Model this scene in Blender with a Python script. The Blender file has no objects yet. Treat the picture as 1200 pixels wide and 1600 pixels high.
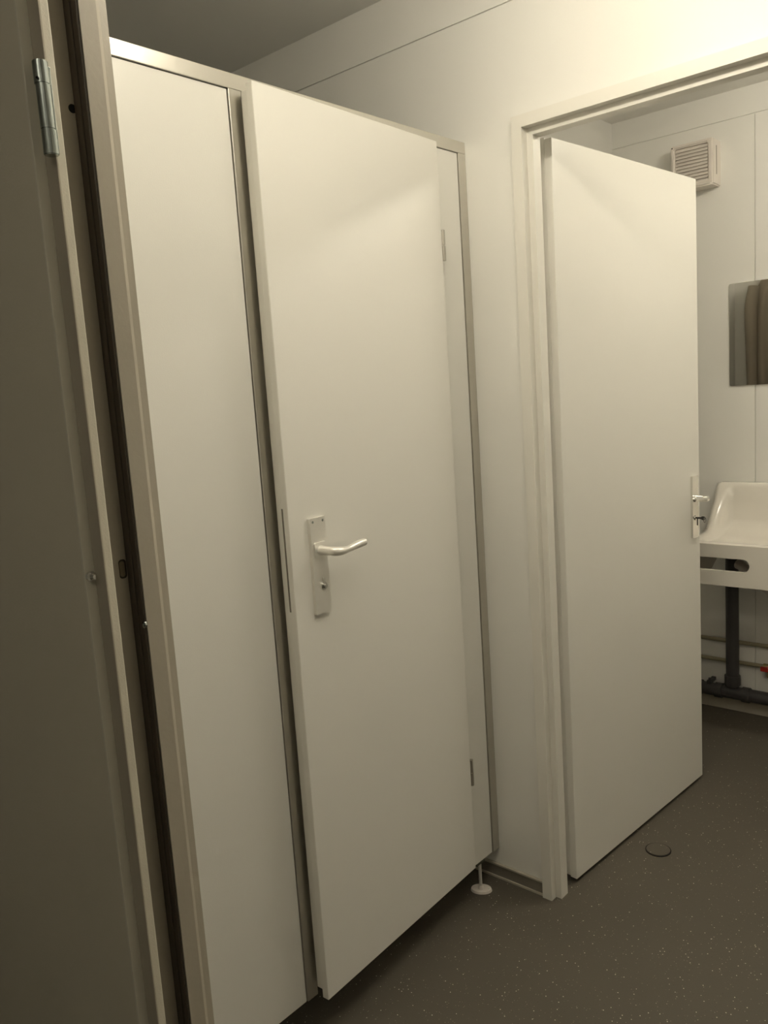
import bpy, bmesh, math
from mathutils import Vector, Matrix

C = bpy.context.scene.collection
S = bpy.context.scene

# ------------------------------------------------------------------ camera
EYE = Vector((0, 0, 1.43))
fw = Vector((-0.661, 0.736, -0.1446)).normalized()
rt = Vector((0.749, 0.659, -0.066)); rt = (rt - fw * rt.dot(fw)).normalized()
up = rt.cross(fw)
cd = bpy.data.cameras.new('camera')
cam = bpy.data.objects.new('camera', cd)
C.objects.link(cam)
mw = Matrix((rt, up, -fw)).transposed().to_4x4()
mw.translation = EYE
cam.matrix_world = mw
cd.sensor_fit = 'AUTO'; cd.sensor_width = 36.0
cd.lens = 1294.67 * 36.0 / 1600.0
cd.clip_start = 0.02
S.camera = cam

# ------------------------------------------------------------------ world, exposure
w = bpy.data.worlds.new('world'); S.world = w; w.use_nodes = True
w.node_tree.nodes['Background'].inputs[0].default_value = (0.02, 0.018, 0.015, 1)
w.node_tree.nodes['Background'].inputs[1].default_value = 0.3
S.view_settings.view_transform = 'Standard'
S.view_settings.look = 'None'
S.view_settings.gamma = 1
S.view_settings.use_curve_mapping = False
S.view_settings.exposure = 0.0
LAMP_COL = (1.0, 0.925, 0.76)
LAMPS = ((-0.60, 1.12, 0.80, 27.5, 0.09), (-0.42, 2.55, 0.60, 40.0, 0.09), (-0.10, -0.60, 0.80, 8.0, 0.04))   # x, y, length, emission, drop; the last is an added fill light

# ------------------------------------------------------------------ materials
def mat(name, col, rough=0.5, metal=0.0, bump=0.0, bscale=200.0, var=0.0, vscale=3.0, coat=0.0, emit=None, spec=None):
    m = bpy.data.materials.new(name); m.use_nodes = True
    nt = m.node_tree; b = nt.nodes['Principled BSDF']
    b.inputs['Base Color'].default_value = (*col, 1)
    b.inputs['Roughness'].default_value = rough
    b.inputs['Metallic'].default_value = metal
    if coat: b.inputs['Coat Weight'].default_value = coat; b.inputs['Coat Roughness'].default_value = 0.15
    if spec is not None: b.inputs['Specular IOR Level'].default_value = spec
    if emit:
        b.inputs['Emission Color'].default_value = (*emit[0], 1); b.inputs['Emission Strength'].default_value = emit[1]
    tc = nt.nodes.new('ShaderNodeTexCoord')
    if var:
        n = nt.nodes.new('ShaderNodeTexNoise'); n.inputs['Scale'].default_value = vscale; n.inputs['Detail'].default_value = 3
        mx = nt.nodes.new('ShaderNodeMix'); mx.data_type = 'RGBA'
        mx.inputs[6].default_value = (*[c * (1 - var) for c in col], 1)
        mx.inputs[7].default_value = (*[min(1, c * (1 + var)) for c in col], 1)
        nt.links.new(tc.outputs['Object'], n.inputs['Vector'])
        nt.links.new(n.outputs['Fac'], mx.inputs[0]); nt.links.new(mx.outputs[2], b.inputs['Base Color'])
    if bump:
        n = nt.nodes.new('ShaderNodeTexNoise'); n.inputs['Scale'].default_value = bscale
        bp = nt.nodes.new('ShaderNodeBump'); bp.inputs['Strength'].default_value = bump; bp.inputs['Distance'].default_value = 0.001
        nt.links.new(tc.outputs['Object'], n.inputs['Vector'])
        nt.links.new(n.outputs['Fac'], bp.inputs['Height']); nt.links.new(bp.outputs['Normal'], b.inputs['Normal'])
    return m

M = {}
M['wall'] = mat('wall_panel_white', (0.87, 0.855, 0.81), 0.34, bump=0.12, bscale=260, var=0.012, vscale=1.5)
M['ceiling'] = mat('ceiling_white', (0.88, 0.865, 0.82), 0.7, bump=0.1, var=0.01)
M['laminate'] = mat('cubicle_laminate', (0.85, 0.835, 0.785), 0.38, bump=0.15, bscale=350, var=0.01, vscale=2)
M['door'] = mat('door_paint', (0.86, 0.84, 0.785), 0.36, bump=0.12, bscale=300, var=0.01, vscale=2)
M['frame'] = mat('frame_enamel', (0.83, 0.805, 0.74), 0.38, var=0.01)
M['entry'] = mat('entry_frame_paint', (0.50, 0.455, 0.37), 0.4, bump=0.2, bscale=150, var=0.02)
M['leaf'] = mat('entry_leaf_laminate', (0.80, 0.75, 0.62), 0.5, bump=0.25, bscale=400, var=0.03, vscale=5)
M['edging'] = mat('leaf_edging', (0.82, 0.78, 0.66), 0.4)
M['plug'] = mat('slot_bottom', (0.24, 0.20, 0.13), 0.7)
M['alu'] = mat('satin_aluminium', (0.58, 0.56, 0.51), 0.36, metal=1.0, bump=0.05, bscale=500)
M['satin'] = mat('handle_satin', (0.86, 0.84, 0.79), 0.32, metal=0.55)
M['chrome'] = mat('bright_chrome', (0.80, 0.79, 0.76), 0.14, metal=1.0)
M['zinc'] = mat('zinc_plated_steel', (0.42, 0.46, 0.44), 0.24, metal=1.0, bump=0.1, bscale=90, var=0.15, vscale=40)
M['rubber'] = mat('brown_rubber_seal', (0.055, 0.042, 0.028), 0.7)
M['hole'] = mat('hole_dark', (0.01, 0.009, 0.008), 0.9)
M['plastic'] = mat('white_plastic', (0.80, 0.74, 0.68), 0.38)
M['grey_pl'] = mat('grey_drain_plastic', (0.060, 0.056, 0.056), 0.45)
M['copper'] = mat('painted_supply_pipe', (0.30, 0.26, 0.17), 0.4)
M['red'] = mat('red_valve_plastic', (0.45, 0.03, 0.02), 0.4)
M['dark_steel'] = mat('dark_key_steel', (0.10, 0.10, 0.095), 0.35, metal=1.0)
M['coat'] = mat('dark_wool', (0.42, 0.37, 0.30), 0.9, bump=0.5, bscale=300)
M['brass'] = mat('brass', (0.45, 0.36, 0.18), 0.35, metal=1.0)
M['china'] = mat('white_ceramic', (0.84, 0.80, 0.73), 0.16, coat=0.3)
M['mirror'] = mat('mirror_glass', (0.92, 0.92, 0.90), 0.02, metal=1.0)
M['base'] = mat('baseboard_vinyl', (0.21, 0.19, 0.155), 0.5, bump=0.2, var=0.05)
M['basetrim'] = mat('baseboard_strip', (0.50, 0.46, 0.38), 0.4)
M['lamp'] = mat('lamp_diffuser', (0.9, 0.88, 0.8), 0.5)
M['pan'] = mat('toilet_china', (0.8, 0.78, 0.72), 0.2)

def floor_mat():
    m = bpy.data.materials.new('speckled_safety_vinyl'); m.use_nodes = True
    nt = m.node_tree; N = nt.nodes; L_ = nt.links; b = N['Principled BSDF']
    tc = N.new('ShaderNodeTexCoord')
    def mix(f, a, c):
        x = N.new('ShaderNodeMix'); x.data_type = 'RGBA'
        if f is not None: L_.new(f, x.inputs[0])
        for i, v in ((6, a), (7, c)):
            if isinstance(v, tuple): x.inputs[i].default_value = (*v, 1)
            else: L_.new(v, x.inputs[i])
        return x.outputs[2]
    n1 = N.new('ShaderNodeTexNoise'); n1.inputs['Scale'].default_value = 4; n1.inputs['Detail'].default_value = 5
    L_.new(tc.outputs['Object'], n1.inputs['Vector'])
    base = mix(n1.outputs['Fac'], (0.090, 0.078, 0.060), (0.106, 0.092, 0.071))
    n2 = N.new('ShaderNodeTexNoise'); n2.inputs['Scale'].default_value = 380; n2.inputs['Detail'].default_value = 2
    L_.new(tc.outputs['Object'], n2.inputs['Vector'])
    r2 = N.new('ShaderNodeMapRange'); r2.inputs[1].default_value = 0.35; r2.inputs[2].default_value = 0.7
    r2.inputs[3].default_value = 0; r2.inputs[4].default_value = 0.35
    L_.new(n2.outputs['Fac'], r2.inputs[0])
    col = mix(r2.outputs[0], base, (0.11, 0.095, 0.075))
    for sc, th, cc in ((95, 0.115, (0.85, 0.79, 0.66)), (170, 0.13, (0.42, 0.38, 0.30)), (110, 0.10, (0.05, 0.045, 0.035))):
        v = N.new('ShaderNodeTexVoronoi'); v.inputs['Scale'].default_value = sc
        L_.new(tc.outputs['Object'], v.inputs['Vector'])
        lt = N.new('ShaderNodeMath'); lt.operation = 'LESS_THAN'; lt.inputs[1].default_value = th
        L_.new(v.outputs['Distance'], lt.inputs[0])
        # keep only some of the cells
        sx = N.new('ShaderNodeSeparateColor'); L_.new(v.outputs['Color'], sx.inputs[0])
        g = N.new('ShaderNodeMath'); g.operation = 'GREATER_THAN'; g.inputs[1].default_value = 0.68
        L_.new(sx.outputs[0], g.inputs[0])
        mu = N.new('ShaderNodeMath'); mu.operation = 'MULTIPLY'
        L_.new(lt.outputs[0], mu.inputs[0]); L_.new(g.outputs[0], mu.inputs[1])
        col = mix(mu.outputs[0], col, cc)
    L_.new(col, b.inputs['Base Color'])
    b.inputs['Roughness'].default_value = 0.55
    bp = N.new('ShaderNodeBump'); bp.inputs['Strength'].default_value = 0.25; bp.inputs['Distance'].default_value = 0.001
    L_.new(n2.outputs['Fac'], bp.inputs['Height']); L_.new(bp.outputs['Normal'], b.inputs['Normal'])
    return m
M['floor'] = floor_mat()

# ------------------------------------------------------------------ helpers
MAT = {}                      # world matrix of every parent, kept by hand

def empty(name, loc, rot=0.0, parent=None):
    o = bpy.data.objects.new(name, None); C.objects.link(o)
    o.empty_display_size = 0.1
    m = Matrix.Translation(loc) @ Matrix.Rotation(rot, 4, 'Z')
    if parent is not None:
        o.parent = parent
        o.matrix_local = MAT[parent.name].inverted() @ m
    else:
        o.location = loc; o.rotation_euler = (0, 0, rot)
    MAT[o.name] = m
    return o

def tag(o, label=None, cat=None, group=None, kind=None):
    if label: o['label'] = label
    if cat: o['category'] = cat
    if group: o['group'] = group
    if kind: o['kind'] = kind
    return o

def obj(name, bm, m, parent=None, local=False, smooth=False, origin=None):
    """Link bm as one mesh object. Vertices are world coordinates unless local (parent's own)."""
    me = bpy.data.meshes.new(name)
    if not local:
        if parent is not None: bm.transform(MAT[parent.name].inverted())
        elif origin is not None: bm.transform(Matrix.Translation(origin).inverted())
    bmesh.ops.recalc_face_normals(bm, faces=bm.faces[:])
    bm.to_mesh(me); bm.free()
    me.materials.append(m)
    o = bpy.data.objects.new(name, me); C.objects.link(o)
    if parent is not None:
        o.parent = parent; MAT[o.name] = MAT[parent.name].copy()
    else:
        o.location = origin or (0, 0, 0)
        MAT[o.name] = Matrix.Translation(origin or (0, 0, 0))
    if smooth:
        for p in me.polygons: p.use_smooth = True
    return o

def box(lo, hi, bev=0.0, seg=2, bm=None):
    t = bmesh.new()
    bmesh.ops.create_cube(t, size=1.0)
    lo = Vector(lo); hi = Vector(hi)
    for v in t.verts:
        v.co = Vector((lo[i] if v.co[i] < 0 else hi[i] for i in range(3)))
    if bev: bmesh.ops.bevel(t, geom=t.edges[:] , offset=bev, segments=seg, affect='EDGES', profile=0.5)
    if bm is None: return t
    me = bpy.data.meshes.new('tmp'); t.to_mesh(me); t.free(); bm.from_mesh(me); bpy.data.meshes.remove(me)
    return bm

def join(*bms):
    out = bmesh.new()
    for t in bms:
        me = bpy.data.meshes.new('tmp'); t.to_mesh(me); t.free(); out.from_mesh(me); bpy.data.meshes.remove(me)
    return out

def cyl(p0, p1, r, seg=24, r2=None, bev=0.0):
    t = bmesh.new(); p0 = Vector(p0); p1 = Vector(p1); d = p1 - p0
    bmesh.ops.create_cone(t, cap_ends=True, segments=seg, radius1=r, radius2=r if r2 is None else r2, depth=d.length)
    if bev:
        es = [e for e in t.edges if len(e.link_faces) == 2 and any(len(f.verts) > 4 for f in e.link_faces)]
        bmesh.ops.bevel(t, geom=es, offset=bev, segments=2, affect='EDGES')
    q = Vector((0, 0, 1)).rotation_difference(d.normalized()).to_matrix().to_4x4()
    t.transform(Matrix.Translation((p0 + p1) / 2) @ q)
    return t

def tube(pts, seg=16, sub=4):
    """swept round bar through (x,y,z,r[,squash]) points, Catmull-Rom smoothed, capped"""
    P_ = [Vector(p[:3]) for p in pts]; R = [p[3] for p in pts]; SQ = [p[4] if len(p) > 4 else 1.0 for p in pts]
    def cr(a, b, c, d, t): return 0.5 * ((2 * b) + (c - a) * t + (2 * a - 5 * b + 4 * c - d) * t * t + (3 * b - a - 3 * c + d) * t ** 3)
    path = []
    n = len(P_)
    for i in range(n - 1):
        a, b, c, d = P_[max(i - 1, 0)], P_[i], P_[i + 1], P_[min(i + 2, n - 1)]
        for k in range(sub):
            t = k / sub
            path.append((cr(a, b, c, d, t), R[i] * (1 - t) + R[i + 1] * t, SQ[i] * (1 - t) + SQ[i + 1] * t))
    path.append((P_[-1], R[-1], SQ[-1]))
    bm = bmesh.new(); rings = []
    prev = None
    for i, (p, r, sq) in enumerate(path):
        d = (path[min(i + 1, len(path) - 1)][0] - path[max(i - 1, 0)][0]).normalized()
        ref = Vector((0, 0, 1)) if abs(d.z) < 0.95 else Vector((1, 0, 0))
        a = prev if prev is not None else d.cross(ref).normalized()
        a = (a - d * a.dot(d)).normalized(); b = d.cross(a); prev = a
        rings.append([bm.verts.new(p + (a * math.cos(t) + b * sq * math.sin(t)) * r) for t in [2 * math.pi * k / seg for k in range(seg)]])
    for r0, r1 in zip(rings, rings[1:]):
        for k in range(seg): bm.faces.new((r0[k], r0[(k + 1) % seg], r1[(k + 1) % seg], r1[k]))
    bm.faces.new(rings[0][::-1]); bm.faces.new(rings[-1])
    return bm

def prism(poly, axis, a, b, bev=0.0):
    """extrude a 2D polygon along axis from a to b. axis 'y': poly=(x,z); 'z': (x,y); 'x': (y,z)"""
    def P3(p, t): return {'y': (p[0], t, p[1]), 'z': (p[0], p[1], t), 'x': (t, p[0], p[1])}[axis]
    bm = bmesh.new(); n = len(poly)
    va = [bm.verts.new(P3(p, a)) for p in poly]; vb = [bm.verts.new(P3(p, b)) for p in poly]
    bm.faces.new(va); bm.faces.new(vb[::-1])
    for i in range(n): bm.faces.new((va[i], va[(i + 1) % n], vb[(i + 1) % n], vb[i]))
    if bev: bmesh.ops.bevel(bm, geom=[e for e in bm.edges if e.calc_face_angle(0) > 0.6], offset=bev, segments=2, affect='EDGES')
    return bm

def portal(profile, xl, xr, zt, z0=0.0, bev=0.0015):
    """U-shaped mitred door frame; profile = closed list of (inward offset, y)"""
    bm = bmesh.new(); rings = []
    for k in range(4):
        ring = []
        for o, y in profile:
            ring.append(bm.verts.new(((xl + o if k < 2 else xr - o), y, (z0 if k in (0, 3) else zt - o))))
        rings.append(ring)
    n = len(profile)
    for r0, r1 in zip(rings, rings[1:]):
        for i in range(n): bm.faces.new((r0[i], r0[(i + 1) % n], r1[(i + 1) % n], r1[i]))
    bm.faces.new(rings[0]); bm.faces.new(rings[3][::-1])
    if bev:
        es = []
        for e in bm.edges:
            d = (e.verts[0].co - e.verts[1].co)
            if len(e.link_faces) == 2 and e.calc_face_angle(0) > 0.5 and (abs(d.x) < 1e-5 and abs(d.y) < 1e-5 or abs(d.z) < 1e-5 and abs(d.y) < 1e-5) and d.length > 0.3: es.append(e)
        bmesh.ops.bevel(bm, geom=es, offset=bev, segments=2, affect='EDGES')
    return bm

def rrect(x0, z0, x1, z1, r, n=6):
    out = []
    for cx, cz, a0 in ((x1 - r, z1 - r, 0), (x0 + r, z1 - r, 90), (x0 + r, z0 + r, 180), (x1 - r, z0 + r, 270)):
        for k in range(n + 1):
            a = math.radians(a0 + 90 * k / n); out.append((cx + r * math.cos(a), cz + r * math.sin(a)))
    return out

# ------------------------------------------------------------------ dimensions
L = 1.8515            # room side of the wall with the second doorway
WT = 0.095            # its thickness
L2 = 3.436            # far wall of the washroom
ZC = 2.4705           # ceiling
XC = -1.2988          # front plane of the cubicle
K = 1.2               # scale of the entry doorway about the eye (plan)
YW0, YW1 = 0.447 * K, 0.492 * K   # entry wall
XW, XE = -2.50, 0.95  # side walls
Y0 = -1.6             # wall behind the camera

# ------------------------------------------------------------------ shell
def st(name, bm, m, **kw):
    return tag(obj(name, bm, m, **kw), kind='structure')

st('floor', box((XW - .1, Y0 - .1, -0.1), (XE + .1, L2 + .1, 0)), M['floor'])
st('ceiling', box((XW - .1, Y0 - .1, ZC), (XE + .1, L2 + .1, ZC + .1)), M['ceiling'])
st('wall_left', box((XW - .1, Y0 - .1, 0), (XW, L2 + .1, ZC)), M['wall'])
st('wall_right', box((XE, Y0 - .1, 0), (XE + .1, L2 + .1, ZC)), M['wall'])
st('wall_rear', box((XW, Y0 - .1, 0), (XE, Y0, ZC)), M['wall'])

ZJ = 2.334            # horizontal panel joint on the doorway wall
OX0, OX1, OZ = -1.143, -0.231, 2.060  # opening behind the frame
def notch(x0, x1, z0, z1):
    return [(x0, z0), (OX0, z0), (OX0, OZ), (OX1, OZ), (OX1, z0), (x1, z0), (x1, z1), (x0, z1)]
wb = st('wall_back', prism(notch(XW, XE, 0, ZC), 'y', L + 0.006, L + WT - 0.006), M['wall'])
obj('wall_panel', prism(notch(XW, XE, 0, ZJ - 0.0022), 'y', L, L + 0.006), M['wall'], wb)
obj('wall_panel', box((XW, L, ZJ + 0.0022), (XE, L + 0.006, ZC)), M['wall'], wb)
obj('wall_panel', prism(notch(XW, XE, 0, ZC), 'y', L + WT - 0.006, L + WT), M['wall'], wb)

ZJ2 = 2.367
wf = st('wall_far', box((XW, L2 + 0.005, 0), (XE, L2 + .1, ZC)), M['wall'])
xs = [XW, -1.0837, XE]
for a, b in zip(xs, xs[1:]):
    obj('wall_panel', box((a + (0.0015 if a > XW else 0), L2, 0), (b - (0.0015 if b < XE else 0), L2 + .006, ZJ2 - .002), 0), M['wall'], wf)
obj('wall_panel', box((XW, L2, ZJ2 + .002), (XE, L2 + .006, ZC), 0), M['wall'], wf)
st('wall_side', box((-1.74, L + WT, 0), (-1.66, L2, ZC)), M['wall'])

# entry wall (the camera stands on the other side of its doorway)
EX0, EX1, EZ = -0.860 * K, 0.13, 2.085
poly = [(XW, 0), (EX0, 0), (EX0, EZ), (EX1, EZ), (EX1, 0), (XE, 0), (XE, ZC), (XW, ZC)]
st('wall_near', prism(poly, 'y', YW0, YW1), M['wall'])

# baseboard on the doorway wall, left of the frame, and on the far wall
bb = st('baseboard_back', box((XC - 0.9, L - 0.006, 0), (-1.1505, L, 0.038)), M['base'])
obj('top_strip', box((XC - 0.9, L - 0.009, 0.038), (-1.1505, L, 0.044), 0.001), M['basetrim'], bb)
obj('bottom_strip', box((XC - 0.9, L - 0.010, 0.0), (-1.1505, L - 0.006, 0.006), 0), M['basetrim'], bb)
st('baseboard_far', prism([(L2, 0), (L2 - .012, 0), (L2 - .010, 0.045), (L2, 0.055)], 'x', -1.66, XE), M['basetrim'])

# ------------------------------------------------------------------ ceiling lamps, plus an added fill light behind the camera
def ceiling_lamp(x, y, ln, power, drop, label):
    t = tag(empty('ceiling_lamp', (x, y, ZC)), label, 'lamp')
    z = ZC - drop
    obj('base', box((x - ln / 2 - .02, y - .014, z - .018), (x + ln / 2 + .02, y + .014, z - .0005), .003), M['plastic'], t)
    if drop:
        for sx in (-1, 1):
            obj('hanger', cyl((x + sx * ln * .35, y, z - .001), (x + sx * ln * .35, y, ZC - .0005), .004, 12), M['satin'], t)
    pr = [(y + .034 * math.cos(a), z - .062 - .034 * math.sin(a)) for a in [2 * math.pi * k / 20 for k in range(20)]]
    m = M['lamp'].copy()
    b = m.node_tree.nodes['Principled BSDF']
    b.inputs['Emission Color'].default_value = (*LAMP_COL, 1)
    b.inputs['Emission Strength'].default_value = power
    obj('diffuser', prism(pr, 'x', x - ln / 2, x + ln / 2), m, t)
    for sx in (-1, 1):
        obj('end_cap', box((x + sx * (ln / 2 + .009) - .009, y - .036, z - .100), (x + sx * (ln / 2 + .009) + .009, y + .036, z - .018), .003), M['plastic'], t)
ceiling_lamp(*LAMPS[0], 'long glowing tube lamp hung from the ceiling before the toilet cubicle')
ceiling_lamp(*LAMPS[1], 'glowing tube lamp hung from the ceiling of the far washroom')
ceiling_lamp(*LAMPS[2], 'unseen dim fill light added on the ceiling of the entry room')  # unseen fill, added to brighten the entry frame, leaf and cubicle front

# ------------------------------------------------------------------ entry doorway (door_1)
d1 = tag(empty('door_1', (-0.78 * K, 0.47 * K, 0)), kind='structure')
xl = -0.87 * K
prof = [(x * K - xl, y * K) for x, y in (
    (-0.87, 0.495), (-0.87, 0.4445), (-0.795, 0.4445), (-0.795, 0.4676), (-0.7706, 0.4676), (-0.7706, 0.4865),
    (-0.7735, 0.4915), (-0.7745, 0.5003), (-0.790, 0.5003), (-0.80, 0.495))]
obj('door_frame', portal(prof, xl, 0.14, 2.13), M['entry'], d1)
# rubber seal in the rebate
obj('seal', join(box((-0.7942 * K, 0.4645 * K, 0.0), (-0.7716 * K, 0.4674 * K, 2.03), 0.001), box((-0.7868 * K, 0.4628 * K, 0.0), (-0.7795 * K, 0.465 * K, 2.03), 0.0008)), M['rubber'], d1)
# open leaf folded back against the wall
lf = obj('door_leaf', join(
    box((-0.791 * K - 0.86, 0.415 * K, 0.008), (-0.791 * K, 0.4259 * K, 2.03), 0.0015),
    box((-0.791 * K - 0.86, 0.4259 * K, 0.008), (-0.7695 * K, 0.4357 * K, 2.04), 0.0015)), M['leaf'], d1)
# light edging strip along the leaf edge
obj('edge_strip', box((-0.7945 * K, 0.4142 * K, 0.009), (-0.7903 * K, 0.4262 * K, 2.029), 0.001), M['edging'], lf)
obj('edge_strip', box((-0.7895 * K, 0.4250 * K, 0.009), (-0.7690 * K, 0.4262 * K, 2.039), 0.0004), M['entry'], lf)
# lift-off hinge: barrel in three knuckles
HX, HY = -0.766 * K, 0.4188 * K
hg = obj('hinge', box((HX - 0.0075, HY + 0.002, 1.722), (HX + 0.004, 0.4262 * K, 1.812), 0.001), M['zinc'], d1)
for z0, z1, r, dx in ((1.7928, 1.8176, 0.0084, -0.0016), (1.7446, 1.7924, 0.0080, 0.0), (1.7168, 1.7442, 0.0084, 0.0012)):
    obj('knuckle', cyl((HX + dx, HY, z0), (HX + dx, HY, z1), r, 28, bev=0.0009), M['zinc'], hg, smooth=False)
obj('set_screw', cyl((HX + 0.0035, HY - 0.0072, 1.797), (HX + 0.0045, HY - 0.0088, 1.797), 0.0014, 10), M['hole'], hg)
# security pin on the leaf edge, its slot and two fixing holes in the frame
pin = obj('security_pin', join(cyl((-0.7905 * K, 0.4195 * K, 1.2273), (-0.7845 * K, 0.4195 * K, 1.2273), 0.0062, 20, bev=0.001),
                               cyl((-0.7845 * K, 0.4195 * K, 1.2273), (-0.7790 * K, 0.4195 * K, 1.2273), 0.0042, 20, r2=0.003)), M['chrome'], lf)
def slot_ring(y, z, hy, hz, r, x, t):
    o = [(y - hy + 0, z - hz), (y + hy, z + hz)]
    return prism(rrect(y - hy, z - hz, y + hy, z + hz, r), 'x', x, x + t)
obj('pin_slot', slot_ring(0.4603 * K, 1.2255, 0.0052, 0.0125, 0.0040, -0.795 * K - 0.003, 0.0034), M['rubber'], d1)
obj('pin_slot_plug', slot_ring(0.4596 * K, 1.2255, 0.0034, 0.0100, 0.0030, -0.795 * K - 0.003, 0.0040), M['plug'], d1)
obj('fixing_hole', cyl((-0.795 * K - 0.002, 0.4629 * K, 1.7865), (-0.795 * K + 0.0003, 0.4629 * K, 1.7865), 0.0052, 20), M['hole'], d1)
obj('fixing_screw', join(cyl((-0.7725 * K, 0.4668 * K, 1.1535), (-0.7725 * K, 0.4645 * K, 1.1535), 0.0045, 16),
                         cyl((-0.7725 * K, 0.4646 * K, 1.1535), (-0.7725 * K, 0.4636 * K, 1.1535), 0.0022, 12)), M['zinc'], d1)

# ------------------------------------------------------------------ toilet cubicle front
ZT, ZB, HR = 2.046, 0.0935, 0.0288
cu = tag(empty('toilet_cubicle', (XC - 0.018, 1.22, 0)), 'white toilet cubicle front in an aluminium frame with its door slightly ajar', 'cubicle')
Y_0, Y_1 = YW1 + 0.001, L - 0.0005
obj('top_rail', box((XC - 0.036, Y_0, ZT - HR), (XC, Y_1, ZT), 0.0012), M['alu'], cu)
obj('post', box((XC - 0.036, 1.0845, ZB), (XC, 1.1155, ZT - HR), 0.0012), M['alu'], cu)
obj('post', box((XC - 0.036, 1.8205, ZB), (XC, Y_1, ZT - HR), 0.0012), M['alu'], cu)
obj('panel', box((XC - 0.030, Y_0, ZB), (XC - 0.0035, 1.0830, ZT - HR - 0.0014), 0.0008), M['laminate'], cu)
obj('panel', box((XC - 0.030, 1.6975, ZB), (XC - 0.0035, 1.8190, ZT - HR - 0.0014), 0.0008), M['laminate'], cu)
obj('door_stop', box((XC - 0.036, 1.1155, ZB + .01), (XC - 0.026, 1.128, ZT - HR), 0.0008), M['alu'], cu)
# levelling foot under the right-hand panel
ft = obj('leg', cyl((-1.309, 1.764, 0.004), (-1.309, 1.764, ZB), 0.0048, 16), M['satin'], cu)
bm = cyl((0, 0, 0), (0, 0, 0.0065), 1.0, 32)
bm.transform(Matrix.Translation((-1.309, 1.766, 0)) @ Matrix.Rotation(0.5, 4, 'Z') @ Matrix.Diagonal((0.0305, 0.022, 1, 1)))
for v in bm.verts:
    if v.co.z > 0.003:
        v.co.x = -1.309 + (v.co.x + 1.309) * 0.93; v.co.y = 1.766 + (v.co.y - 1.766) * 0.93
obj('foot_plate', join(bm, cyl((-1.309, 1.764, 0.006), (-1.309, 1.764, 0.016), 0.009, 20, r2=0.006)), M['plastic'], ft)
for sx, sy in ((-1.3275, 1.757), (-1.2905, 1.7775)):
    obj('screw', cyl((sx, sy, 0.0055), (sx, sy, 0.0076), 0.0028, 12), M['satin'], ft)
obj('bracket', box((-1.324, 1.744, ZB - 0.010), (-1.304, 1.784, ZB - 0.0005), 0.001), M['zinc'], cu)

# the cubicle door: local frame has y along the leaf (0 at the hinges, -WD at the lock), x = 0 on its face
WD = 0.6055
dr = empty('door', (XC + 0.02, 1.7055, 0), math.radians(2.84), parent=cu)
def dl(name, bm, m, parent=dr, **kw): return obj(name, bm, m, parent, local=True, **kw)
dl('door_leaf', join(box((-0.018, -WD, 0.110), (0, 0, 2.0208), 0.0022, 3),
                     box((-0.040, -WD + 0.008, 0.122), (-0.018, -0.014, 2.012), 0.001)), M['door'])
dl('faceplate', box((-0.0178, -WD - 0.0006, 0.991), (-0.0135, -WD + 0.0012, 1.207), 0.0003), M['base'])
# handle
s0 = -WD
dh = dl('door_handle', prism(rrect(s0 + 0.0525, 0.9735, s0 + 0.0985, 1.1785, 0.0016, 2), 'x', 0.0, 0.0085, 0.0012), M['satin'])
dl('rose', prism(rrect(s0 + 0.0580, 1.0955, s0 + 0.0930, 1.1265, 0.004, 3), 'x', 0.0080, 0.0125, 0.0015), M['satin'])
lv = dl('lever', tube([(0.0070, s0 + 0.0745, 1.109, 0.0105), (0.020, s0 + 0.0745, 1.109, 0.0098), (0.038, s0 + 0.075, 1.109, 0.0092), (0.0475, s0 + 0.081, 1.108, 0.0096),
                 (0.0500, s0 + 0.096, 1.1065, 0.0092), (0.0490, s0 + 0.118, 1.106, 0.0070), (0.0475, s0 + 0.140, 1.108, 0.0076),
                 (0.0470, s0 + 0.160, 1.110, 0.0088), (0.0475, s0 + 0.176, 1.111, 0.0078), (0.0478, s0 + 0.180, 1.111, 0.003)], 20, 5), M['satin'], dr, smooth=True)
lv.name = 'lever'
dl('lock_cylinder', join(cyl((0.0070, s0 + 0.0800, 1.0315), (0.0110, s0 + 0.0800, 1.0315), 0.0086, 24, bev=0.001),
                         box((0.0070, s0 + 0.0768, 1.0315), (0.0105, s0 + 0.0832, 1.0500), 0.0006),
                         cyl((0.0105, s0 + 0.0800, 1.0315), (0.0150, s0 + 0.0800, 1.0315), 0.0050, 16, bev=0.001)), M['chrome'])
for sy in (0.0605, 0.0905):
    dl('screw', cyl((0.0072, s0 + sy, 1.1705), (0.0088, s0 + sy, 1.1705), 0.0028, 14), M['zinc'])
for z0 in (0.350, 1.739):
    h_ = dl('hinge', join(cyl((-0.002, 0.0065, z0), (-0.002, 0.0065, z0 + 0.036), 0.0058, 18, bev=0.0008),
                          cyl((-0.002, 0.0065, z0 + 0.038), (-0.002, 0.0065, z0 + 0.074), 0.0058, 18, bev=0.0008)), M['alu'])

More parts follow.
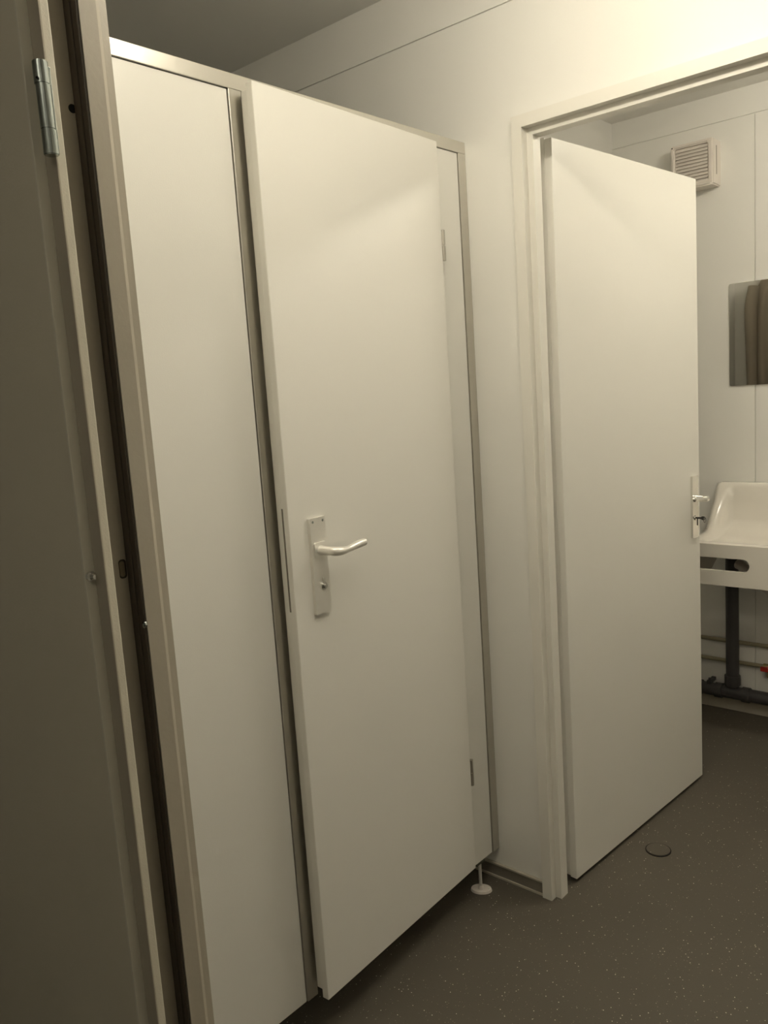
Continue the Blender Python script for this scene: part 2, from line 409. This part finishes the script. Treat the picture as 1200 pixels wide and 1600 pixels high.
# ------------------------------------------------------------------ washroom doorway (door_2)
F = L - 0.015
d2 = tag(empty('door_2', (-0.687, L, 0)), kind='structure')
prof = [(0, L - 0.0005), (0, F), (.029, F), (.029, F + .024), (.046, F + .024), (.046, F + .058), (.012, F + .058), (.012, L + WT), (.0075, L + WT), (.0075, L - 0.0005)]
obj('door_frame', portal(prof, -1.150, -0.224, 2.067), M['frame'], d2)
W2 = 0.8147
l2 = empty('door_leaf', (-1.1051, 1.9505, 0), -0.0654, parent=d2)
def ll(name, bm, m, **kw): return obj(name, bm, m, l2, local=True, **kw)
ll('leaf_panel', join(box((-0.022, 0, 0.012), (0, W2, 2.0312), 0.0022, 3), box((-0.040, 0.0006, 0.016), (-0.022, W2 + 0.006, 2.036), 0.0015)), M['door'])
sc = 0.768
ll('handle_plate', prism(rrect(sc - 0.020, 0.876, sc + 0.020, 1.083, 0.004, 4), 'x', 0.0, 0.0075, 0.0014), M['chrome'])
ll('lever', tube([(0.0070, sc, 1.010, 0.0105), (0.022, sc, 1.010, 0.0095), (0.040, sc, 1.010, 0.0092), (0.0495, sc - 0.007, 1.0105, 0.0096),
                  (0.0510, sc - 0.024, 1.012, 0.0092), (0.0490, sc - 0.045, 1.014, 0.0080), (0.0475, sc - 0.070, 1.017, 0.0082), (0.0475, sc - 0.098, 1.020, 0.0088), (0.048, sc - 0.108, 1.020, 0.003)], 20, 5), M['chrome'], smooth=True)
ll('lock_cylinder', cyl((0.0070, sc, 0.943), (0.0105, sc, 0.943), 0.0085, 24), M['chrome'])
# key left in the lock, with its ring
T2 = Matrix.Translation((-1.1051, 1.9505, 0)) @ Matrix.Rotation(-0.0654, 4, 'Z')
kp = T2 @ Vector((0.0106, sc, 0.943))
ky = tag(empty('key', kp, -0.0654), 'small dark key left in the lock of the washroom door', 'key')
obj('blade', box((0, -0.0012, -0.003), (0.016, 0.0012, 0.003)), M['dark_steel'], ky, local=True)
obj('bow', prism(rrect(0.015, -0.0065, 0.030, 0.0065, 0.006), 'y', -0.0012, 0.0012), M['dark_steel'], ky, local=True)
bm = bmesh.new(); rr = []
for i in range(24):
    a = 2 * math.pi * i / 24; c = Vector((0.028, 0.008 * math.cos(a), -0.006 + 0.008 * math.sin(a)))
    rr.append([bm.verts.new(c + Vector((0.0011 * math.sin(b), 0.0011 * math.cos(b) * math.cos(a), 0.0011 * math.cos(b) * math.sin(a)))) for b in [math.pi / 3 * j for j in range(6)]])
for i in range(24):
    for j in range(6): bm.faces.new((rr[i][j], rr[i][(j + 1) % 6], rr[(i + 1) % 24][(j + 1) % 6], rr[(i + 1) % 24][j]))
obj('key_ring', bm, M['dark_steel'], ky, local=True)
obj('tag_blade', box((0.004, -0.0075, -0.024), (0.0075, -0.0055, 0.002), 0.0004), M['dark_steel'], ky, local=True)

# ------------------------------------------------------------------ ventilation fan
fx0, fx1, fz0, fz1, fy = -1.377, -1.212, 2.129, 2.300, 3.356
fan = tag(empty('ventilation_fan', ((fx0 + fx1) / 2, L2, fz0)), 'square white ventilation fan box with louvres high on the far wall', 'fan')
def ring(x0, z0, x1, z1, ix0, iz0, ix1, iz1, y0, y1):
    bm = bmesh.new()
    o = [(x0, z0), (x1, z0), (x1, z1), (x0, z1)]; i = [(ix0, iz0), (ix1, iz0), (ix1, iz1), (ix0, iz1)]
    vs = [[bm.verts.new((p[0], y, p[1])) for p in q] for q in (o, i) for y in (y0, y1)]
    for k in range(4):
        n = (k + 1) % 4
        bm.faces.new((vs[0][k], vs[0][n], vs[2][n], vs[2][k])); bm.faces.new((vs[1][k], vs[3][k], vs[3][n], vs[1][n]))
        bm.faces.new((vs[0][k], vs[1][k], vs[1][n], vs[0][n])); bm.faces.new((vs[2][k], vs[2][n], vs[3][n], vs[3][k]))
    return bm
hous = ring(fx0, fz0, fx1, fz1, fx0 + .017, fz0 + .017, fx1 - .021, fz1 - .014, fy, L2)
es = [e for e in hous.edges if abs(e.verts[0].co.y - fy) < 1e-5 and abs(e.verts[1].co.y - fy) < 1e-5 or (abs(e.verts[0].co.y - e.verts[1].co.y) > .01 and e.calc_length() > .05 and abs(abs(e.verts[0].co.x - (fx0 + fx1) / 2) - (fx1 - fx0) / 2) < 1e-4)]
bmesh.ops.bevel(hous, geom=es, offset=0.005, segments=3, affect='EDGES')
obj('housing', hous, M['plastic'], fan)
obj('back', box((fx0 + .016, fy + .016, fz0 + .016), (fx1 - .020, fy + .020, fz1 - .013)), M['plastic'], fan)
ns = 11; g0, g1 = fz0 + .018, fz1 - .015
for k in range(ns):
    z = g0 + (g1 - g0) * (k + 0.5) / ns
    poly = [(fy + .003, z - .0072), (fy + .0048, z - .0078), (fy + .0135, z + .0050), (fy + .0118, z + .0056)]
    obj('slat', prism(poly, 'x', fx0 + .018, fx1 - .022), M['plastic'], fan)
obj('screw', cyl((fx0 + .0065, fy - .0006, fz1 - .008), (fx0 + .0065, fy + .002, fz1 - .008), 0.0022, 12), M['hole'], fan)
obj('side_slot', box((fx1 - 0.001, fy + 0.034, fz0 + .040), (fx1 + 0.0004, fy + 0.040, fz1 - .025)), M['base'], fan)

# ------------------------------------------------------------------ mirror
mir = tag(empty('mirror', (-0.93, L2, 1.357)), 'frameless rectangular mirror on the far wall above the washbasin', 'mirror')
obj('mirror_glass', prism(rrect(-1.1805, 1.357, -0.68, 1.754, 0.007), 'y', L2 - 0.006, L2 - 0.0005, 0.0008), M['mirror'], mir)

# ------------------------------------------------------------------ washbasin
sx0, sx1, sy0 = -1.225, -0.625, 3.05
wbs = tag(empty('washbasin', ((sx0 + sx1) / 2, L2, 0.631)), 'white ceramic washbasin with tall back and slotted apron', 'washbasin')
# bowl: loft of a centre profile and an end profile
mid = [(3.050, .786), (3.056, .7905), (3.075, .789), (3.100, .7835), (3.150, .7760), (3.220, .7735), (3.290, .7790), (3.340, .7890), (3.376, .8020), (3.390, .828), (3.398, .900), (3.403, .955), (3.409, .968), (3.420, .9715), (3.4340, .9715)]
side = [(3.050, .786), (3.056, .7905), (3.090, .7920), (3.140, .7925), (3.190, .7930), (3.235, .7945), (3.265, .7975), (3.285, .806), (3.305, .825), (3.330, .856), (3.365, .902), (3.390, .938), (3.405, .960), (3.417, .9700), (3.4340, .9715)]
nu = 40; bm = bmesh.new(); top = []; bot = []
for i in range(nu + 1):
    u = i / nu; x = sx0 + (sx1 - sx0) * u
    d = min(x - sx0, sx1 - x)
    t = max(0, min(1, (d - 0.034) / 0.028)); t = t * t * (3 - 2 * t)
    e = max(0.0, 1 - d / 0.007) ** 2 * 0.005
    top.append([bm.verts.new((x, s[0] * (1 - t) + m_[0] * t, s[1] * (1 - t) + m_[1] * t - e)) for m_, s in zip(mid, side)])
    bot.append([bm.verts.new((x, min(max(s[0] * (1 - t) + m_[0] * t, 3.064) + 0.004, 3.4338), min(s[1] * (1 - t) + m_[1] * t - 0.016, .951))) for m_, s in zip(mid, side)])
nv = len(mid)
for i in range(nu):
    for j in range(nv - 1):
        bm.faces.new((top[i][j], top[i + 1][j], top[i + 1][j + 1], top[i][j + 1]))
        bm.faces.new((bot[i][j], bot[i][j + 1], bot[i + 1][j + 1], bot[i + 1][j]))
    bm.faces.new((top[i][0], bot[i][0], bot[i + 1][0], top[i + 1][0]))
    bm.faces.new((top[i][-1], top[i + 1][-1], bot[i + 1][-1], bot[i][-1]))
for j in range(nv - 1):
    bm.faces.new((top[0][j], top[0][j + 1], bot[0][j + 1], bot[0][j])); bm.faces.new((top[nu][j], bot[nu][j], bot[nu][j + 1], top[nu][j + 1]))
bowl = obj('bowl', bm, M['china'], wbs, smooth=True)
# apron with two slots
cv = bpy.data.curves.new('tmp', 'CURVE'); cv.dimensions = '2D'; cv.fill_mode = 'BOTH'; cv.extrude = 0.0065; cv.bevel_depth = 0.0012; cv.bevel_resolution = 1
for pts in (rrect(sx0 + .0012, 0.6322, sx1 - .0012, 0.7868, 0.006), rrect(-1.198, .6875, -.983, .7375, .0245, 8), rrect(-.867, .6875, -.652, .7375, .0245, 8)):
    sp = cv.splines.new('POLY'); sp.points.add(len(pts) - 1); sp.use_cyclic_u = True
    for q, p in zip(sp.points, pts): q.co = (p[0], p[1], 0, 1)
to = bpy.data.objects.new('tmp', cv); C.objects.link(to); bpy.context.view_layer.update()
tm = bpy.data.meshes.new_from_object(to.evaluated_get(bpy.context.evaluated_depsgraph_get()))
bm = bmesh.new(); bm.from_mesh(tm); bpy.data.objects.remove(to); bpy.data.meshes.remove(tm); bpy.data.curves.remove(cv)
bm.transform(Matrix.Translation((0, sy0 + 0.0077, 0)) @ Matrix.Rotation(math.pi / 2, 4, 'X'))
obj('apron', bm, M['china'], wbs)
# end cheeks carrying the bowl back to the wall
for x0, x1 in ((sx0 + .0005, sx0 + .0135), (sx1 - .0135, sx1 - .0005)):
    obj('end_panel', prism([(sy0 + 0.014, .632), (3.30, .632), (L2 - .002, .70), (L2 - .002, .952), (3.395, .925), (3.30, .80), (3.27, .782), (sy0 + 0.014, .775)], 'x', x0, x1, 0.001), M['china'], wbs)
obj('drain_fitting', cyl((-0.925, 3.22, 0.640), (-0.925, 3.22, 0.706), 0.026, 24), M['plastic'], wbs)
obj('trap', tube([(-0.925, 3.22, .650, .020), (-0.925, 3.222, .600, .020), (-0.955, 3.25, .575, .020), (-1.02, 3.30, .590, .020), (-1.08, 3.34, .625, .020), (-1.115, 3.365, .640, .020), (-1.133, 3.374, .645, .020)], 18, 4), M['plastic'], wbs, smooth=True)

# ------------------------------------------------------------------ pipes under the basin
vp = tag(empty('drain_pipe', (-1.160, 3.386, 0.05)), 'thick dark grey drain pipe dropping from the washbasin to the wall foot', 'pipe')
obj('downpipe', cyl((-1.160, 3.386, .119), (-1.160, 3.386, .665), .0255, 28), M['grey_pl'], vp, smooth=False)
hp = tag(empty('waste_pipe', (-0.9, 3.386, 0.066)), 'dark grey waste pipe lying along the foot of the far wall', 'pipe')
obj('pipe_run', cyl((-1.655, 3.386, .092), (0.94, 3.386, .092), .0265, 28), M['grey_pl'], hp)
obj('collar', cyl((-1.160, 3.386, .126), (-1.160, 3.386, .168), .0315, 28, bev=.002), M['grey_pl'], vp)
for cx in (-1.300, -1.215, -1.105):
    obj('collar', cyl((cx - .016, 3.386, .092), (cx + .016, 3.386, .092), .0315, 28, bev=.002), M['grey_pl'], hp)
obj('clamp', join(box((-1.262, 3.37, .116), (-1.245, L2, .130), .001), cyl((-1.2535, 3.386, .116), (-1.2535, 3.386, .138), .006, 12)), M['grey_pl'], hp)
for z, lab in ((.302, 'thin painted supply pipe along the far wall, the upper of two'), (.215, 'thin painted supply pipe along the far wall, the lower of two, nearest the drain')):
    t = tag(empty('supply_pipe', (-1.0, 3.421, z)), lab, 'pipe', 'supply pipes on the far wall')
    obj('pipe_run', cyl((-1.655, 3.420, z), (0.94, 3.420, z), .0085, 18), M['copper'], t)
    for cx in (-1.36, -0.72):
        obj('pipe_clip', box((cx - .006, 3.408, z - .011), (cx + .006, L2, z + .011), .001), M['plastic'], t)
va = tag(empty('stop_valve', (-1.030, 3.40, .215)), 'small shut-off valve with a red handle on the lower supply pipe', 'valve')
obj('body', join(cyl((-1.048, 3.420, .215), (-1.004, 3.420, .215), .0125, 18, bev=.001), cyl((-1.026, 3.420, .215), (-1.026, 3.392, .215), .0080, 16),
                 cyl((-1.026, 3.420, .215), (-1.026, 3.420, .178), .0075, 16), cyl((-1.026, 3.420, .190), (-1.026, 3.420, .172), .0105, 6)), M['brass'], va)
obj('handle', join(box((-1.050, 3.383, .204), (-1.000, 3.392, .224), .003), cyl((-1.026, 3.394, .215), (-1.026, 3.380, .215), .010, 16)), M['red'], va)

# ------------------------------------------------------------------ access cap in the floor
cp = tag(empty('floor_cap', (-0.990, 2.241, 0)), 'round grey access cap with a dark rim set in the vinyl floor', 'cap')
def flat_ring(r0, r1, z0, z1, seg=48):
    bm = bmesh.new(); R = []
    for r, z in ((r0, z0), (r1, z0), (r1, z1), (r0, z1)):
        R.append([bm.verts.new((r * math.cos(2 * math.pi * k / seg), r * math.sin(2 * math.pi * k / seg), z)) for k in range(seg)])
    for a in range(4):
        for k in range(seg): bm.faces.new((R[a][k], R[a][(k + 1) % seg], R[(a + 1) % 4][(k + 1) % seg], R[(a + 1) % 4][k]))
    return bm
obj('rim', flat_ring(.0345, .0375, 0.0002, .0022), M['hole'], cp, local=True)
obj('lid', cyl((0, 0, 0.0002), (0, 0, .0040), .0345, 48, bev=.0008), M['floor'], cp, local=True)

# ------------------------------------------------------------------ coat on a hook behind the open door (seen in the mirror)
ct = tag(empty('coat', (-1.43, L + WT, 1.98)), 'dark coat hanging behind the open washroom door, reflected in the mirror', 'coat')
bm = bmesh.new(); nx, nz = 44, 30; fr = []; bk = []
for j in range(nz + 1):
    v = j / nz; z = 1.93 - 0.95 * v
    hw = 0.045 + 0.10 * min(1, v * 5) ** 0.6 + 0.012 * v
    rf, rb = [], []
    for i in range(nx + 1):
        u = -1 + 2 * i / nx
        y = L + WT + 0.012 + (0.028 + 0.03 * v) * math.sqrt(max(0, 1 - u * u)) + 0.012 * min(1, v * 4) * math.sin(u * 11 + 0.8 * math.sin(v * 5)) * (1 - u * u)
        rf.append(bm.verts.new((-1.43 + u * hw, y + 0.006, z))); rb.append(bm.verts.new((-1.43 + u * hw, L + WT + 0.003, z)))
    fr.append(rf); bk.append(rb)
for j in range(nz):
    for i in range(nx):
        bm.faces.new((fr[j][i], fr[j][i + 1], fr[j + 1][i + 1], fr[j + 1][i])); bm.faces.new((bk[j][i], bk[j + 1][i], bk[j + 1][i + 1], bk[j][i + 1]))
    for i in (0, nx): bm.faces.new((fr[j][i], fr[j + 1][i], bk[j + 1][i], bk[j][i]))
for j in (0, nz):
    for i in range(nx): bm.faces.new((fr[j][i], fr[j][i + 1], bk[j][i + 1], bk[j][i]))
obj('coat_body', bm, M['coat'], ct, smooth=True)
for sg in (-1, 1):
    obj('sleeve', tube([(-1.43 + sg * .115, L + WT + .035, 1.86, .030), (-1.43 + sg * .125, L + WT + .055, 1.74, .034), (-1.43 + sg * .122, L + WT + .060, 1.56, .031), (-1.43 + sg * .118, L + WT + .062, 1.36, .027), (-1.43 + sg * .117, L + WT + .060, 1.31, .028)], 14, 4), M['coat'], ct, smooth=True)
obj('coat_hook', tube([(-1.43, L + WT + .0005, 1.97, .006), (-1.43, L + WT + .03, 1.965, .005), (-1.43, L + WT + .045, 1.98, .005), (-1.43, L + WT + .045, 2.0, .006)], 10, 3), M['chrome'], ct)
